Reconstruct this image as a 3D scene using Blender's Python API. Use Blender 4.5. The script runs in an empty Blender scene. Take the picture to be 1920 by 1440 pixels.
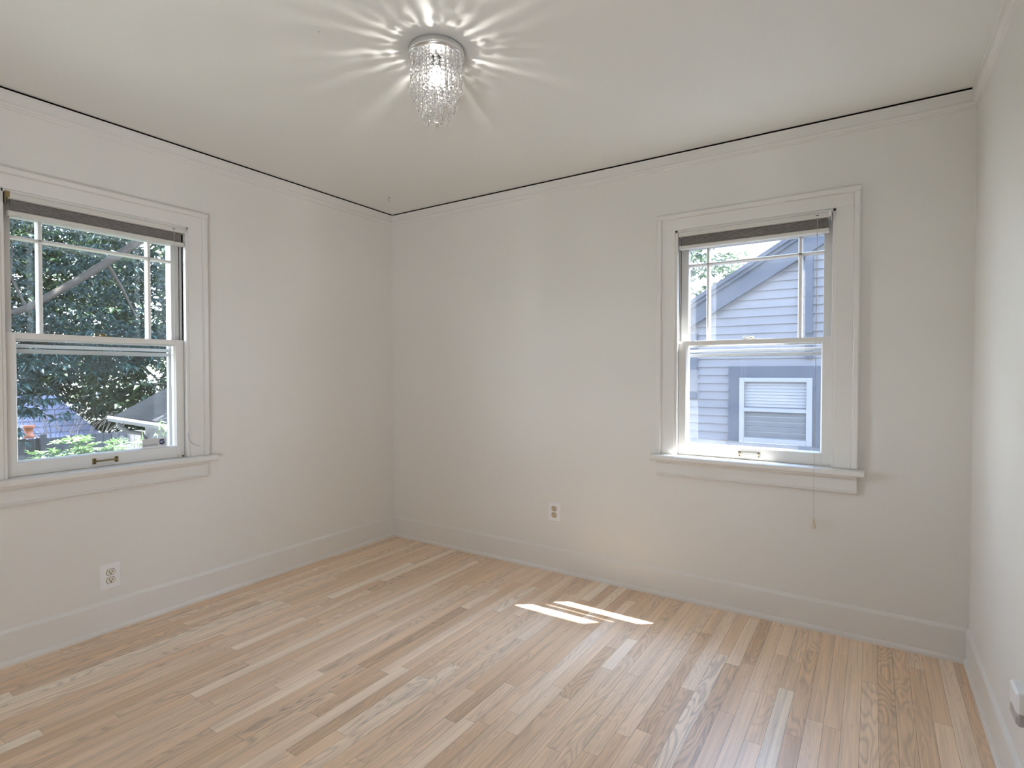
import bpy, math, random
from mathutils import Vector, Matrix
random.seed(7)
scene = bpy.context.scene
COL = scene.collection
R = math.radians
W, H, YF = 3.386, 2.44, -3.75       # room: corner at the origin, back wall along +x, left wall along -y

# ------------------------------------------------------------------ camera
cam_d = bpy.data.cameras.new('camera'); cam = bpy.data.objects.new('camera', cam_d); COL.objects.link(cam)
cam_d.sensor_width = 36.0; cam_d.lens = 1031.77 / 1920 * 36.0; cam_d.clip_start = 0.02; cam_d.clip_end = 300
yaw, pitch = -0.5801, -0.0191
fw = Vector((math.sin(yaw) * math.cos(pitch), math.cos(yaw) * math.cos(pitch), math.sin(pitch)))
rt = fw.cross(Vector((0, 0, 1))).normalized(); up = rt.cross(fw)
cam.matrix_world = Matrix(((rt.x, up.x, -fw.x, 3.049), (rt.y, up.y, -fw.y, -3.0018), (rt.z, up.z, -fw.z, 1.2415), (0, 0, 0, 1)))
scene.camera = cam

# ------------------------------------------------------------------ exposure, sky, sun, fill lamps
scene.view_settings.view_transform = 'Standard'; scene.view_settings.look = 'None'
scene.view_settings.gamma = 1.0; scene.view_settings.use_curve_mapping = False
scene.view_settings.exposure = 0.0
scene.cycles.use_denoising = True
scene.cycles.max_bounces = 14; scene.cycles.diffuse_bounces = 8; scene.cycles.glossy_bounces = 6
scene.cycles.transmission_bounces = 10; scene.cycles.transparent_max_bounces = 24
scene.cycles.caustics_reflective = False; scene.cycles.caustics_refractive = False
scene.cycles.sample_clamp_indirect = 8.0

SKY_BASE, SKY_SIDE, SKY_GLOW = 7.0, 24.0, 115.0
world = bpy.data.worlds.new('sky'); scene.world = world; world.use_nodes = True
nt = world.node_tree; nt.nodes.clear()
n_out = nt.nodes.new('ShaderNodeOutputWorld'); n_bg = nt.nodes.new('ShaderNodeBackground')
n_tc = nt.nodes.new('ShaderNodeTexCoord'); n_sep = nt.nodes.new('ShaderNodeSeparateXYZ'); n_rmp = nt.nodes.new('ShaderNodeValToRGB')
nt.links.new(n_tc.outputs['Generated'], n_sep.inputs[0]); nt.links.new(n_sep.outputs[2], n_rmp.inputs[0])
cr = n_rmp.color_ramp; cr.elements[0].position = 0.0; cr.elements[0].color = (0.93, 0.97, 1.0, 1)
cr.elements[1].position = 0.75; cr.elements[1].color = (0.42, 0.62, 1.0, 1)
nt.links.new(n_rmp.outputs[0], n_bg.inputs[0])
# unseen sky sides brightened, added to light the walls through the windows
def wmath(op, a, b=None, c=None):
    n = nt.nodes.new('ShaderNodeMath'); n.operation = op
    for i, v in enumerate((a, b, c)):
        if v is None: continue
        if isinstance(v, (int, float)): n.inputs[i].default_value = v
        else: nt.links.new(v, n.inputs[i])
    return n.outputs[0]
axis = wmath('ADD', wmath('MULTIPLY', n_sep.outputs[0], 0.92), wmath('MULTIPLY', n_sep.outputs[1], 0.39))
side_boost = wmath('POWER', wmath('ABSOLUTE', axis), 7.0)
sd = -Vector((-0.50, -0.37, -1.0)).normalized()
glow = wmath('ADD', wmath('ADD', wmath('MULTIPLY', n_sep.outputs[0], sd.x), wmath('MULTIPLY', n_sep.outputs[1], sd.y)), wmath('MULTIPLY', n_sep.outputs[2], sd.z))
glow = wmath('POWER', wmath('MAXIMUM', glow, 0.0), 18.0)            # hazy brightness around the sun
nt.links.new(wmath('MULTIPLY_ADD', glow, SKY_GLOW, wmath('MULTIPLY_ADD', side_boost, SKY_SIDE, SKY_BASE)), n_bg.inputs[1])
nt.links.new(n_bg.outputs[0], n_out.inputs[0])

SUN_TRAVEL = Vector((-0.50, -0.37, -1.0)).normalized()
sun_d = bpy.data.lights.new('sun', 'SUN'); sun_d.energy = 85.0; sun_d.angle = R(0.53); sun_d.color = (1.0, 0.965, 0.91)
sun = bpy.data.objects.new('sun', sun_d); COL.objects.link(sun)
sun.rotation_euler = SUN_TRAVEL.to_track_quat('-Z', 'Y').to_euler(); sun.location = (8, 6, 12)

def area(name, loc, size, size_y, power, color, aim):
    d = bpy.data.lights.new(name, 'AREA'); d.shape = 'RECTANGLE'; d.size = size; d.size_y = size_y; d.energy = power; d.color = color
    o = bpy.data.objects.new(name, d); COL.objects.link(o); o.location = loc
    o.rotation_euler = (Vector(aim) - Vector(loc)).to_track_quat('-Z', 'Z').to_euler()
    return o
# fill lamps added behind the camera, in the doorway and on the hall floor
dl = area('doorway_fill', (2.92, YF - 0.1, 1.10), 0.80, 1.9, 9.5, (0.87, 0.91, 0.96), (0, -1.8, 1.35)); dl.data.spread = R(120)
hl = area('hall_fill', (2.75, YF - 0.62, 0.03), 0.9, 0.7, 27, (0.86, 0.91, 0.97), (1.4, -2.4, 2.44)); hl.data.spread = R(110)

# ------------------------------------------------------------------ materials
MATS = {}
def nodes_of(name):
    m = bpy.data.materials.new(name); m.use_nodes = True; t = m.node_tree
    return m, t, t.nodes, t.links, t.nodes['Principled BSDF']
def paint(name, col, rough=0.5, metal=0.0, spec=0.5, bump=0.0, bscale=200.0, var=0.0, vscale=3.0):
    m, t, N, L, b = nodes_of(name)
    b.inputs['Base Color'].default_value = (*col, 1); b.inputs['Roughness'].default_value = rough
    b.inputs['Metallic'].default_value = metal; b.inputs['Specular IOR Level'].default_value = spec
    tc = N.new('ShaderNodeTexCoord')
    if var > 0:
        nz = N.new('ShaderNodeTexNoise'); nz.inputs['Scale'].default_value = vscale; nz.inputs['Detail'].default_value = 5
        mx = N.new('ShaderNodeMix'); mx.data_type = 'RGBA'
        mx.inputs[6].default_value = (*[c * (1 - var) for c in col], 1); mx.inputs[7].default_value = (*[min(1, c * (1 + var)) for c in col], 1)
        L.new(tc.outputs['Object'], nz.inputs['Vector']); L.new(nz.outputs[0], mx.inputs[0]); L.new(mx.outputs[2], b.inputs['Base Color'])
    if bump > 0:
        nb = N.new('ShaderNodeTexNoise'); nb.inputs['Scale'].default_value = bscale; nb.inputs['Detail'].default_value = 3
        bp = N.new('ShaderNodeBump'); bp.inputs['Strength'].default_value = bump; bp.inputs['Distance'].default_value = 0.002
        L.new(tc.outputs['Object'], nb.inputs['Vector']); L.new(nb.outputs[0], bp.inputs['Height']); L.new(bp.outputs[0], b.inputs['Normal'])
    MATS[name] = m
    return m
def glass_sheet(name, tint=(0.97, 0.98, 0.98), dust=0.0):
    m, t, N, L, b = nodes_of(name); N.remove(b); out = N['Material Output']
    tr = N.new('ShaderNodeBsdfTransparent'); tr.inputs[0].default_value = (*tint, 1)
    gl = N.new('ShaderNodeBsdfGlossy'); gl.inputs['Roughness'].default_value = 0.01
    lw = N.new('ShaderNodeLayerWeight'); lw.inputs[0].default_value = 0.5
    pw = N.new('ShaderNodeMath'); pw.operation = 'POWER'; pw.inputs[1].default_value = 5.0; L.new(lw.outputs['Facing'], pw.inputs[0])
    fr = N.new('ShaderNodeMath'); fr.operation = 'MULTIPLY_ADD'; fr.inputs[1].default_value = 0.96; fr.inputs[2].default_value = 0.035; L.new(pw.outputs[0], fr.inputs[0])
    mx = N.new('ShaderNodeMixShader'); L.new(fr.outputs[0], mx.inputs[0]); L.new(tr.outputs[0], mx.inputs[1]); L.new(gl.outputs[0], mx.inputs[2])
    last = mx
    if dust > 0:
        tcn = N.new('ShaderNodeTexCoord'); nz = N.new('ShaderNodeTexNoise'); nz.inputs['Scale'].default_value = 7; nz.inputs['Detail'].default_value = 6
        ml = N.new('ShaderNodeMath'); ml.operation = 'MULTIPLY'; ml.inputs[1].default_value = dust * 2
        df = N.new('ShaderNodeBsdfTranslucent'); df.inputs[0].default_value = (0.8, 0.82, 0.85, 1)
        m2 = N.new('ShaderNodeMixShader')
        L.new(tcn.outputs['Object'], nz.inputs['Vector']); L.new(nz.outputs[0], ml.inputs[0]); L.new(ml.outputs[0], m2.inputs[0])
        L.new(mx.outputs[0], m2.inputs[1]); L.new(df.outputs[0], m2.inputs[2]); last = m2
    L.new(last.outputs[0], out.inputs[0]); MATS[name] = m
    return m
def leafy(name, dark, light, rough=0.35, trans=0.3):
    m, t, N, L, b = nodes_of(name); out = N['Material Output']
    tc = N.new('ShaderNodeTexCoord'); nz = N.new('ShaderNodeTexNoise'); nz.inputs['Scale'].default_value = 6.0; nz.inputs['Detail'].default_value = 3
    mx = N.new('ShaderNodeMix'); mx.data_type = 'RGBA'; mx.inputs[6].default_value = (*dark, 1); mx.inputs[7].default_value = (*light, 1)
    L.new(tc.outputs['Object'], nz.inputs['Vector']); L.new(nz.outputs[0], mx.inputs[0]); L.new(mx.outputs[2], b.inputs['Base Color'])
    b.inputs['Roughness'].default_value = rough
    tl = N.new('ShaderNodeBsdfTranslucent'); L.new(mx.outputs[2], tl.inputs[0])
    ms = N.new('ShaderNodeMixShader'); ms.inputs[0].default_value = trans
    L.new(b.outputs[0], ms.inputs[1]); L.new(tl.outputs[0], ms.inputs[2]); L.new(ms.outputs[0], out.inputs[0])
    MATS[name] = m
    return m

paint('wall_paint', (0.76, 0.745, 0.715), 0.42, spec=0.35, bump=0.05, bscale=120)
paint('trim_paint', (0.755, 0.742, 0.718), 0.28, spec=0.5, bump=0.03, bscale=60)
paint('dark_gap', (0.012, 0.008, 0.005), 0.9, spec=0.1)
paint('plate_white', (0.83, 0.83, 0.84), 0.3)
paint('almond', (0.62, 0.52, 0.34), 0.35)
paint('ivory', (0.75, 0.72, 0.62), 0.35)
paint('slot_dark', (0.012, 0.01, 0.008), 0.6)
paint('brass', (0.62, 0.46, 0.20), 0.28, metal=1.0)
paint('old_brass', (0.30, 0.23, 0.10), 0.35, metal=1.0)
paint('chrome', (0.78, 0.78, 0.78), 0.16, metal=1.0, bump=0.02, bscale=40)
paint('shade_cloth', (0.27, 0.255, 0.245), 0.9, spec=0.1, var=0.25, vscale=60)
paint('blind_rail', (0.66, 0.65, 0.62), 0.4)
paint('cord', (0.55, 0.53, 0.50), 0.7)
paint('tassel', (0.66, 0.60, 0.46), 0.5)
paint('hook_metal', (0.30, 0.29, 0.28), 0.5)
paint('sticker', (0.62, 0.63, 0.64), 0.5)
paint('sticker_blue', (0.012, 0.025, 0.12), 0.4)
paint('sticker_ink', (0.02, 0.02, 0.04), 0.5)
paint('sticker_white', (0.85, 0.86, 0.9), 0.5)
paint('night_light_grey', (0.42, 0.39, 0.38), 0.35)
paint('own_siding', (0.1008, 0.1029, 0.1092), 0.7)
paint('aluminium', (0.5250, 0.5320, 0.5320), 0.35, spec=0.5)
paint('siding_grey', (0.1496, 0.1476, 0.1656), 0.7, var=0.05, vscale=1.5)
paint('house_trim_blue', (0.0438, 0.0514, 0.0741), 0.6, var=0.08, vscale=6)
paint('house_white', (0.2174, 0.2198, 0.2363), 0.5)
paint('asphalt', (0.0672, 0.0714, 0.0924), 0.85, var=0.35, vscale=9)
paint('dark_shingle', (0.0101, 0.0104, 0.0126), 0.85, var=0.4, vscale=7)
paint('far_shingle', (0.1109, 0.1109, 0.1525), 0.9, var=0.35, vscale=4)
paint('fence_wood', (0.0567, 0.0567, 0.0588), 0.85, var=0.3, vscale=5)
paint('garage_wall', (0.1764, 0.1806, 0.1974), 0.8)
paint('bark', (0.0347, 0.0289, 0.0254), 0.9, var=0.4, vscale=14)
paint('dark_bark', (0.0210, 0.0189, 0.0189), 0.95, var=0.4, vscale=9)
paint('terracotta', (0.2772, 0.0966, 0.0504), 0.8, var=0.2, vscale=20)
paint('grass', (0.0840, 0.0920, 0.0680), 0.9, var=0.4, vscale=2)
paint('dark_pane', (0.13, 0.145, 0.17), 0.04, spec=0.9)
paint('slat_grey', (0.0798, 0.0819, 0.0903), 0.4)
paint('concrete', (0.15, 0.15, 0.155), 0.85, var=0.15, vscale=3)
paint('pale_brass', (0.80, 0.74, 0.60), 0.25, metal=1.0)
glass_sheet('window_glass'); glass_sheet('window_glass_dusty', (0.96, 0.975, 0.985), 0.004)
leafy('laurel_leaf', (0.004, 0.014, 0.018), (0.018, 0.052, 0.044), 0.42, 0.22)
leafy('backdrop_leaf', (0.0047, 0.0134, 0.0074), (0.0202, 0.0403, 0.0101), 0.45, 0.4)
leafy('shrub_leaf', (0.0588, 0.1176, 0.0353), (0.1352, 0.1999, 0.0823), 0.4, 0.3)
leafy('vine_leaf', (0.0983, 0.1529, 0.0546), (0.1747, 0.2184, 0.1092), 0.5, 0.4)
leafy('far_leaf', (0.0210, 0.0378, 0.0168), (0.0546, 0.0798, 0.0378), 0.5, 0.35)

# crystal, bulb
m, t, N, L, b = nodes_of('crystal'); MATS['crystal'] = m
b.inputs['Base Color'].default_value = (1, 1, 1, 1); b.inputs['Roughness'].default_value = 0.0
b.inputs['Transmission Weight'].default_value = 1.0; b.inputs['IOR'].default_value = 1.55
ctr = N.new('ShaderNodeBsdfTransparent'); cmx = N.new('ShaderNodeMixShader'); cmx.inputs[0].default_value = 0.14
L.new(b.outputs[0], cmx.inputs[1]); L.new(ctr.outputs[0], cmx.inputs[2]); L.new(cmx.outputs[0], N['Material Output'].inputs[0])
m, t, N, L, b = nodes_of('bulb_glow'); N.remove(b); MATS['bulb_glow'] = m
em = N.new('ShaderNodeEmission'); em.inputs[0].default_value = (1, 0.98, 0.94, 1); em.inputs[1].default_value = 38.0
tr = N.new('ShaderNodeBsdfTransparent'); ad = N.new('ShaderNodeAddShader')
L.new(em.outputs[0], ad.inputs[0]); L.new(tr.outputs[0], ad.inputs[1]); L.new(ad.outputs[0], N['Material Output'].inputs[0])

# ceiling paint with a few nail-pop specks
m, t, N, L, b = nodes_of('ceiling_paint'); MATS['ceiling_paint'] = m
b.inputs['Roughness'].default_value = 0.55; b.inputs['Specular IOR Level'].default_value = 0.3
tc = N.new('ShaderNodeTexCoord'); vo = N.new('ShaderNodeTexVoronoi'); vo.inputs['Scale'].default_value = 2.6; vo.inputs['Randomness'].default_value = 1
lt = N.new('ShaderNodeMath'); lt.operation = 'LESS_THAN'; lt.inputs[1].default_value = 0.008
mx = N.new('ShaderNodeMix'); mx.data_type = 'RGBA'; mx.inputs[6].default_value = (0.765, 0.765, 0.735, 1); mx.inputs[7].default_value = (0.42, 0.40, 0.37, 1)
L.new(tc.outputs['Object'], vo.inputs['Vector']); L.new(vo.outputs['Distance'], lt.inputs[0]); L.new(lt.outputs[0], mx.inputs[0]); L.new(mx.outputs[2], b.inputs['Base Color'])
nb = N.new('ShaderNodeTexNoise'); nb.inputs['Scale'].default_value = 90; bp = N.new('ShaderNodeBump'); bp.inputs['Strength'].default_value = 0.12; bp.inputs['Distance'].default_value = 0.002
L.new(tc.outputs['Object'], nb.inputs['Vector']); L.new(nb.outputs[0], bp.inputs['Height']); L.new(bp.outputs[0], b.inputs['Normal'])

# oak strip floor: tone per strip from a face attribute, grain from stretched noise
m, t, N, L, b = nodes_of('oak_floor'); MATS['oak_floor'] = m
def mth(op, a, bb=None, c=None):
    n = N.new('ShaderNodeMath'); n.operation = op
    for i, v in enumerate((a, bb, c)):
        if v is None: continue
        if isinstance(v, (int, float)): n.inputs[i].default_value = v
        else: L.new(v, n.inputs[i])
    return n.outputs[0]
at = N.new('ShaderNodeAttribute'); at.attribute_name = 'strip'
sp = N.new('ShaderNodeSeparateColor'); L.new(at.outputs['Color'], sp.inputs[0])
tc = N.new('ShaderNodeTexCoord')
of = N.new('ShaderNodeVectorMath'); of.operation = 'MULTIPLY_ADD'; of.inputs[1].default_value = (31, 47, 19)
L.new(at.outputs['Color'], of.inputs[0]); L.new(tc.outputs['Object'], of.inputs[2])
def stretched(sx, sy, detail, rough=0.5, dist=0.0):
    mp = N.new('ShaderNodeMapping'); mp.inputs['Scale'].default_value = (sx, sy, 1.0)
    nz = N.new('ShaderNodeTexNoise'); nz.inputs['Scale'].default_value = 1.0; nz.inputs['Detail'].default_value = detail
    nz.inputs['Roughness'].default_value = rough; nz.inputs['Distortion'].default_value = dist
    L.new(of.outputs[0], mp.inputs['Vector']); L.new(mp.outputs[0], nz.inputs['Vector'])
    return nz.outputs[0]
streak = stretched(170, 3.0, 4, 0.6)
broad = stretched(26, 1.1, 2)
swirl = stretched(15, 2.3, 1.5, 0.35, 0.25)
rings = mth('SINE', mth('MULTIPLY', swirl, 95.0))
rings = mth('POWER', mth('MULTIPLY_ADD', rings, 0.5, 0.5), 2.0)
ringamt = mth('MULTIPLY', mth('POWER', sp.outputs[1], 1.6), 0.34)
cr_n = N.new('ShaderNodeValToRGB'); L.new(sp.outputs[0], cr_n.inputs[0]); ce = cr_n.color_ramp
ce.elements[0].position = 0.0; ce.elements[0].color = (0.58, 0.37, 0.21, 1)
ce.elements[1].position = 1.0; ce.elements[1].color = (0.96, 0.82, 0.66, 1)
e = ce.elements.new(0.35); e.color = (0.75, 0.515, 0.325, 1)
e = ce.elements.new(0.72); e.color = (0.87, 0.65, 0.46, 1)
shade = mth('ADD', mth('MULTIPLY', mth('SUBTRACT', streak, 0.5), 0.75), mth('MULTIPLY', mth('SUBTRACT', broad, 0.5), 0.55))
shade = mth('SUBTRACT', mth('ADD', shade, 1.04), mth('MULTIPLY', rings, ringamt))
vm = N.new('ShaderNodeVectorMath'); vm.operation = 'SCALE'; L.new(cr_n.outputs[0], vm.inputs[0]); L.new(shade, vm.inputs['Scale'])
knot = N.new('ShaderNodeTexVoronoi'); knot.inputs['Scale'].default_value = 9.0; L.new(of.outputs[0], knot.inputs['Vector'])
kn = mth('LESS_THAN', knot.outputs['Distance'], 0.022)
mk = N.new('ShaderNodeMix'); mk.data_type = 'RGBA'; L.new(mth('MULTIPLY', kn, 0.75), mk.inputs[0]); L.new(vm.outputs[0], mk.inputs[6]); mk.inputs[7].default_value = (0.10, 0.055, 0.03, 1)
L.new(mk.outputs[2], b.inputs['Base Color'])
L.new(mth('MULTIPLY_ADD', streak, 0.16, 0.30), b.inputs['Roughness']); b.inputs['Specular IOR Level'].default_value = 0.5; b.inputs['Coat Weight'].default_value = 1.0; b.inputs['Coat IOR'].default_value = 1.8; b.inputs['Coat Roughness'].default_value = 0.34
bpn = N.new('ShaderNodeBump'); bpn.inputs['Strength'].default_value = 0.10; bpn.inputs['Distance'].default_value = 0.001
L.new(streak, bpn.inputs['Height']); L.new(bpn.outputs[0], b.inputs['Normal'])

# ------------------------------------------------------------------ mesh helpers
class MB:
    def __init__(s): s.v = []; s.f = []; s.mats = []; s.smooth = []
    def add(s, vs, fs, smooth=False, mi=0):
        o = len(s.v); s.v += [tuple(v) for v in vs]
        for f in fs: s.f.append([o + i for i in f]); s.smooth.append(smooth); s.mats.append(mi)
        return s
    def box(s, x0, x1, y0, y1, z0, z1, mi=0):
        x0, x1 = min(x0, x1), max(x0, x1); y0, y1 = min(y0, y1), max(y0, y1); z0, z1 = min(z0, z1), max(z0, z1)
        v = [(x0, y0, z0), (x1, y0, z0), (x1, y1, z0), (x0, y1, z0), (x0, y0, z1), (x1, y0, z1), (x1, y1, z1), (x0, y1, z1)]
        return s.add(v, [(0, 3, 2, 1), (4, 5, 6, 7), (0, 1, 5, 4), (1, 2, 6, 5), (2, 3, 7, 6), (3, 0, 4, 7)], mi=mi)
    def bbox(s, x0, x1, y0, y1, z0, z1, c):
        """box with every edge chamfered by c"""
        import itertools
        vs = []; idx = {}
        P = ((x0, x1), (y0, y1), (z0, z1))
        for sx, sy, sz in itertools.product((0, 1), repeat=3):
            base = [P[0][sx], P[1][sy], P[2][sz]]; sg = (1 - 2 * sx, 1 - 2 * sy, 1 - 2 * sz)
            for k in range(3):
                p = list(base)
                for j in range(3):
                    if j != k: p[j] += sg[j] * c
                idx[(sx, sy, sz, k)] = len(vs); vs.append(p)
        fs = []
        for k in range(3):
            a, b_ = [j for j in range(3) if j != k]
            for side in (0, 1):
                q = []
                for u, w in ((0, 0), (1, 0), (1, 1), (0, 1)):
                    key = [0, 0, 0]; key[k] = side; key[a] = u; key[b_] = w; q.append(idx[(*key, k)])
                fs.append(q)
            for u, w in itertools.product((0, 1), repeat=2):
                q = []
                for kk, side in ((a, 0), (a, 1), (b_, 1), (b_, 0)):
                    key = [0, 0, 0]; key[k] = side; key[a] = u; key[b_] = w; q.append(idx[(*key, kk)])
                fs.append(q)
        for key in itertools.product((0, 1), repeat=3): fs.append([idx[(*key, k)] for k in range(3)])
        return s.add(vs, fs)
    def prism(s, prof, axis, a, b_, mi=0):
        """profile of 2D points swept along an axis; the other two axes keep their order"""
        n = len(prof); vs = []
        for t_ in (a, b_):
            for p, q in prof:
                vs.append({'x': (t_, p, q), 'y': (p, t_, q), 'z': (p, q, t_)}[axis])
        fs = [(i, (i + 1) % n, n + (i + 1) % n, n + i) for i in range(n)] + [tuple(range(n - 1, -1, -1)), tuple(range(n, 2 * n))]
        return s.add(vs, fs, mi=mi)
    def tube(s, pts, rad, seg=8, caps=True, mi=0):
        pts = [Vector(p) for p in pts]; n = len(pts)
        rad = rad if isinstance(rad, (list, tuple)) else [rad] * n
        vs = []; ref = None
        for i, p in enumerate(pts):
            d = (pts[min(i + 1, n - 1)] - pts[max(i - 1, 0)]).normalized()
            if ref is None: ref = Vector((0, 0, 1)) if abs(d.z) < 0.9 else Vector((1, 0, 0))
            a = d.cross(ref).normalized(); c = d.cross(a).normalized(); ref = a.cross(d) * 1.0
            for k in range(seg):
                th = 2 * math.pi * k / seg; vs.append(p + (a * math.cos(th) + c * math.sin(th)) * rad[i])
        fs = [(i * seg + k, i * seg + (k + 1) % seg, (i + 1) * seg + (k + 1) % seg, (i + 1) * seg + k) for i in range(n - 1) for k in range(seg)]
        s.add(vs, fs, smooth=True, mi=mi)
        if caps: s.add(vs[:seg], [tuple(range(seg - 1, -1, -1))], mi=mi); s.add(vs[-seg:], [tuple(range(seg))], mi=mi)
        return s
    def lathe(s, prof, seg=24, c=(0, 0, 0), smooth=True, axis='z', mi=0):
        """prof = [(radius, height)] top to bottom"""
        vs = []; n = len(prof)
        for r_, h in prof:
            for k in range(seg):
                th = 2 * math.pi * k / seg; p = (r_ * math.cos(th), r_ * math.sin(th), h)
                if axis == 'y': p = (p[0], p[2], p[1])
                vs.append((c[0] + p[0], c[1] + p[1], c[2] + p[2]))
        fs = [(i * seg + k, i * seg + (k + 1) % seg, (i + 1) * seg + (k + 1) % seg, (i + 1) * seg + k) for i in range(n - 1) for k in range(seg)]
        if prof[0][0] > 1e-6: fs.append(tuple(range(seg)))
        if prof[-1][0] > 1e-6: fs.append(tuple(range(n * seg - 1, (n - 1) * seg - 1, -1)))
        return s.add(vs, fs, smooth=smooth, mi=mi)
    def build(s, name, mat, parent=None, loc=None, bevel=0.0, recalc=True):
        me = bpy.data.meshes.new(name); me.from_pydata(s.v, [], s.f); me.update()
        me.polygons.foreach_set('use_smooth', s.smooth)
        mats = mat if isinstance(mat, (list, tuple)) else [mat]
        for k in mats: me.materials.append(MATS[k])
        if len(mats) > 1: me.polygons.foreach_set('material_index', s.mats)
        if recalc:
            import bmesh
            bm = bmesh.new(); bm.from_mesh(me); bmesh.ops.remove_doubles(bm, verts=bm.verts, dist=1e-6) if False else None
            bmesh.ops.recalc_face_normals(bm, faces=bm.faces); bm.to_mesh(me); bm.free()
        o = bpy.data.objects.new(name, me); COL.objects.link(o)
        if parent is not None: o.parent = parent
        if loc is not None: o.location = loc
        if bevel > 0:
            md = o.modifiers.new('bevel', 'BEVEL'); md.width = bevel; md.segments = 2; md.limit_method = 'ANGLE'; md.angle_limit = R(40)
        return o
def empty(name, loc, rz=0.0):
    o = bpy.data.objects.new(name, None); COL.objects.link(o); o.location = loc; o.rotation_euler = (0, 0, rz); o.empty_display_size = 0.05
    return o
def tag(o, label, cat, group=None):
    o['label'] = label; o['category'] = cat
    if group: o['group'] = group
    return o
def structure(o, label=None):
    o['kind'] = 'structure'
    if label: o['label'] = label
    return o
def lettering(text, size, name, mat, parent, m4, extrude=0.0):
    c = bpy.data.curves.new(name, 'FONT'); c.body = text; c.size = size; c.align_x = 'CENTER'; c.align_y = 'CENTER'; c.extrude = extrude
    tmp = bpy.data.objects.new('tmp', c); COL.objects.link(tmp)
    bpy.context.view_layer.update()
    me = bpy.data.meshes.new_from_object(tmp.evaluated_get(bpy.context.evaluated_depsgraph_get()))
    bpy.data.objects.remove(tmp); bpy.data.curves.remove(c)
    me.name = name; me.materials.clear(); me.materials.append(MATS[mat])
    o = bpy.data.objects.new(name, me); COL.objects.link(o); o.parent = parent; o.matrix_local = m4
    return o

# ------------------------------------------------------------------ room shell
WO = 0.02            # wall faces stand this far behind the trim faces
T0, T1 = WO, 0.18    # wall thickness span
OU, OZ0, OZ1 = 0.378, 0.775, 2.018   # window opening half width, bottom, top
WC2, WC1 = 2.52, -1.865              # window centres: along x on the back wall, along y on the left wall

# floor: oak strips running from the camera's end of the room to the back wall
fl = MB(); cols = []
sw = 0.0545; x = W + WO - 63 * sw
while x < W + WO - 1e-4:
    y = YF - random.uniform(0, 0.8)
    while y < WO:
        ln = random.choice((random.uniform(0.25, 0.7), random.uniform(0.6, 1.5), random.uniform(0.8, 1.9)))
        y1 = min(y + ln, WO); y0 = max(y, YF)
        if y1 - y0 > 0.01:
            g = 0.0003
            fl.add([(x + g, y0 + g, 0), (x + sw - g, y0 + g, 0), (x + sw - g, y1 - g, 0), (x + g, y1 - g, 0)], [(0, 1, 2, 3)])
            tone = min(1, max(0, random.gauss(0.55, 0.19))); cols.append((tone, random.random(), random.random(), 1))
        y += ln
    x += sw
floor = fl.build('floor', 'oak_floor', recalc=False)
ca = floor.data.color_attributes.new('strip', 'FLOAT_COLOR', 'CORNER')
for p in floor.data.polygons:
    for li in p.loop_indices: ca.data[li].color = cols[p.index]
sf = MB().box(-T1, W + T1, YF - 0.2, T1, -0.12, -0.0012); sub = sf.build('subfloor', 'dark_gap', floor)
structure(floor, 'light oak strip floor')

structure(MB().box(-T1, W + T1, YF - 0.2, T1, H, H + 0.12).build('ceiling', 'ceiling_paint'), 'white painted plaster ceiling')

def wall_with_opening(name, c, lo, hi, axis, sign):
    mb = MB()
    def b4(u0, u1, z0, z1):
        if axis == 'x': mb.box(u0, u1, T0, T1, z0, z1)
        else: mb.box(-T0, -T1, u0, u1, z0, z1)
    b4(lo, c - OU, -0.1, H); b4(c + OU, hi, -0.1, H); b4(c - OU, c + OU, -0.1, OZ0); b4(c - OU, c + OU, OZ1, H)
    return structure(mb.build(name, 'wall_paint'))
wall_with_opening('wall_back', WC2, -T1, W + T1, 'x', 1)
wall_with_opening('wall_left', WC1, YF - 0.2, T0, 'y', -1)
structure(MB().box(W + T0, W + T1, YF - 0.2, T0, -0.1, H).build('wall_right', 'wall_paint'))
fb = MB(); z0 = -0.1
fb.box(-T1, 1.75, YF - 0.18, YF, z0, H); fb.box(3.36, W + T1, YF - 0.18, YF, z0, H); fb.box(1.75, 3.36, YF - 0.18, YF, 2.08, H)
hb_ = MB().box(1.3, W + T1, YF - 1.5, YF - 0.18, -0.12, 0.0).box(1.3, W + T1, YF - 1.5, YF - 0.18, H, H + 0.12).box(1.2, 1.3, YF - 1.5, YF - 0.18, 0, H).box(W + T0, W + T1, YF - 1.5, YF - 0.18, 0, H).box(1.2, W + T1, YF - 1.6, YF - 1.5, 0, H)
structure(hb_.build('wall_hall', 'wall_paint'))
structure(fb.build('wall_front', 'wall_paint'))

# baseboards: tall board, bevelled cap and a small shoe moulding (d = distance out of the wall face)
BP = [(WO, 0.0), (0.0, 0.0), (0.0, 0.012), (0.004, 0.020), (0.009, 0.024), (0.0085, 0.136), (0.0105, 0.142), (0.0175, 0.150), (WO, 0.153)]
structure(MB().prism([(d, z) for d, z in BP], 'x', -WO, W + WO).build('baseboard_back', 'trim_paint'))
structure(MB().prism([(-d, z) for d, z in BP], 'y', YF, WO).build('baseboard_left', 'trim_paint'))
structure(MB().prism([(W + d, z) for d, z in BP], 'y', YF, WO).build('baseboard_right', 'trim_paint'))
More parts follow.
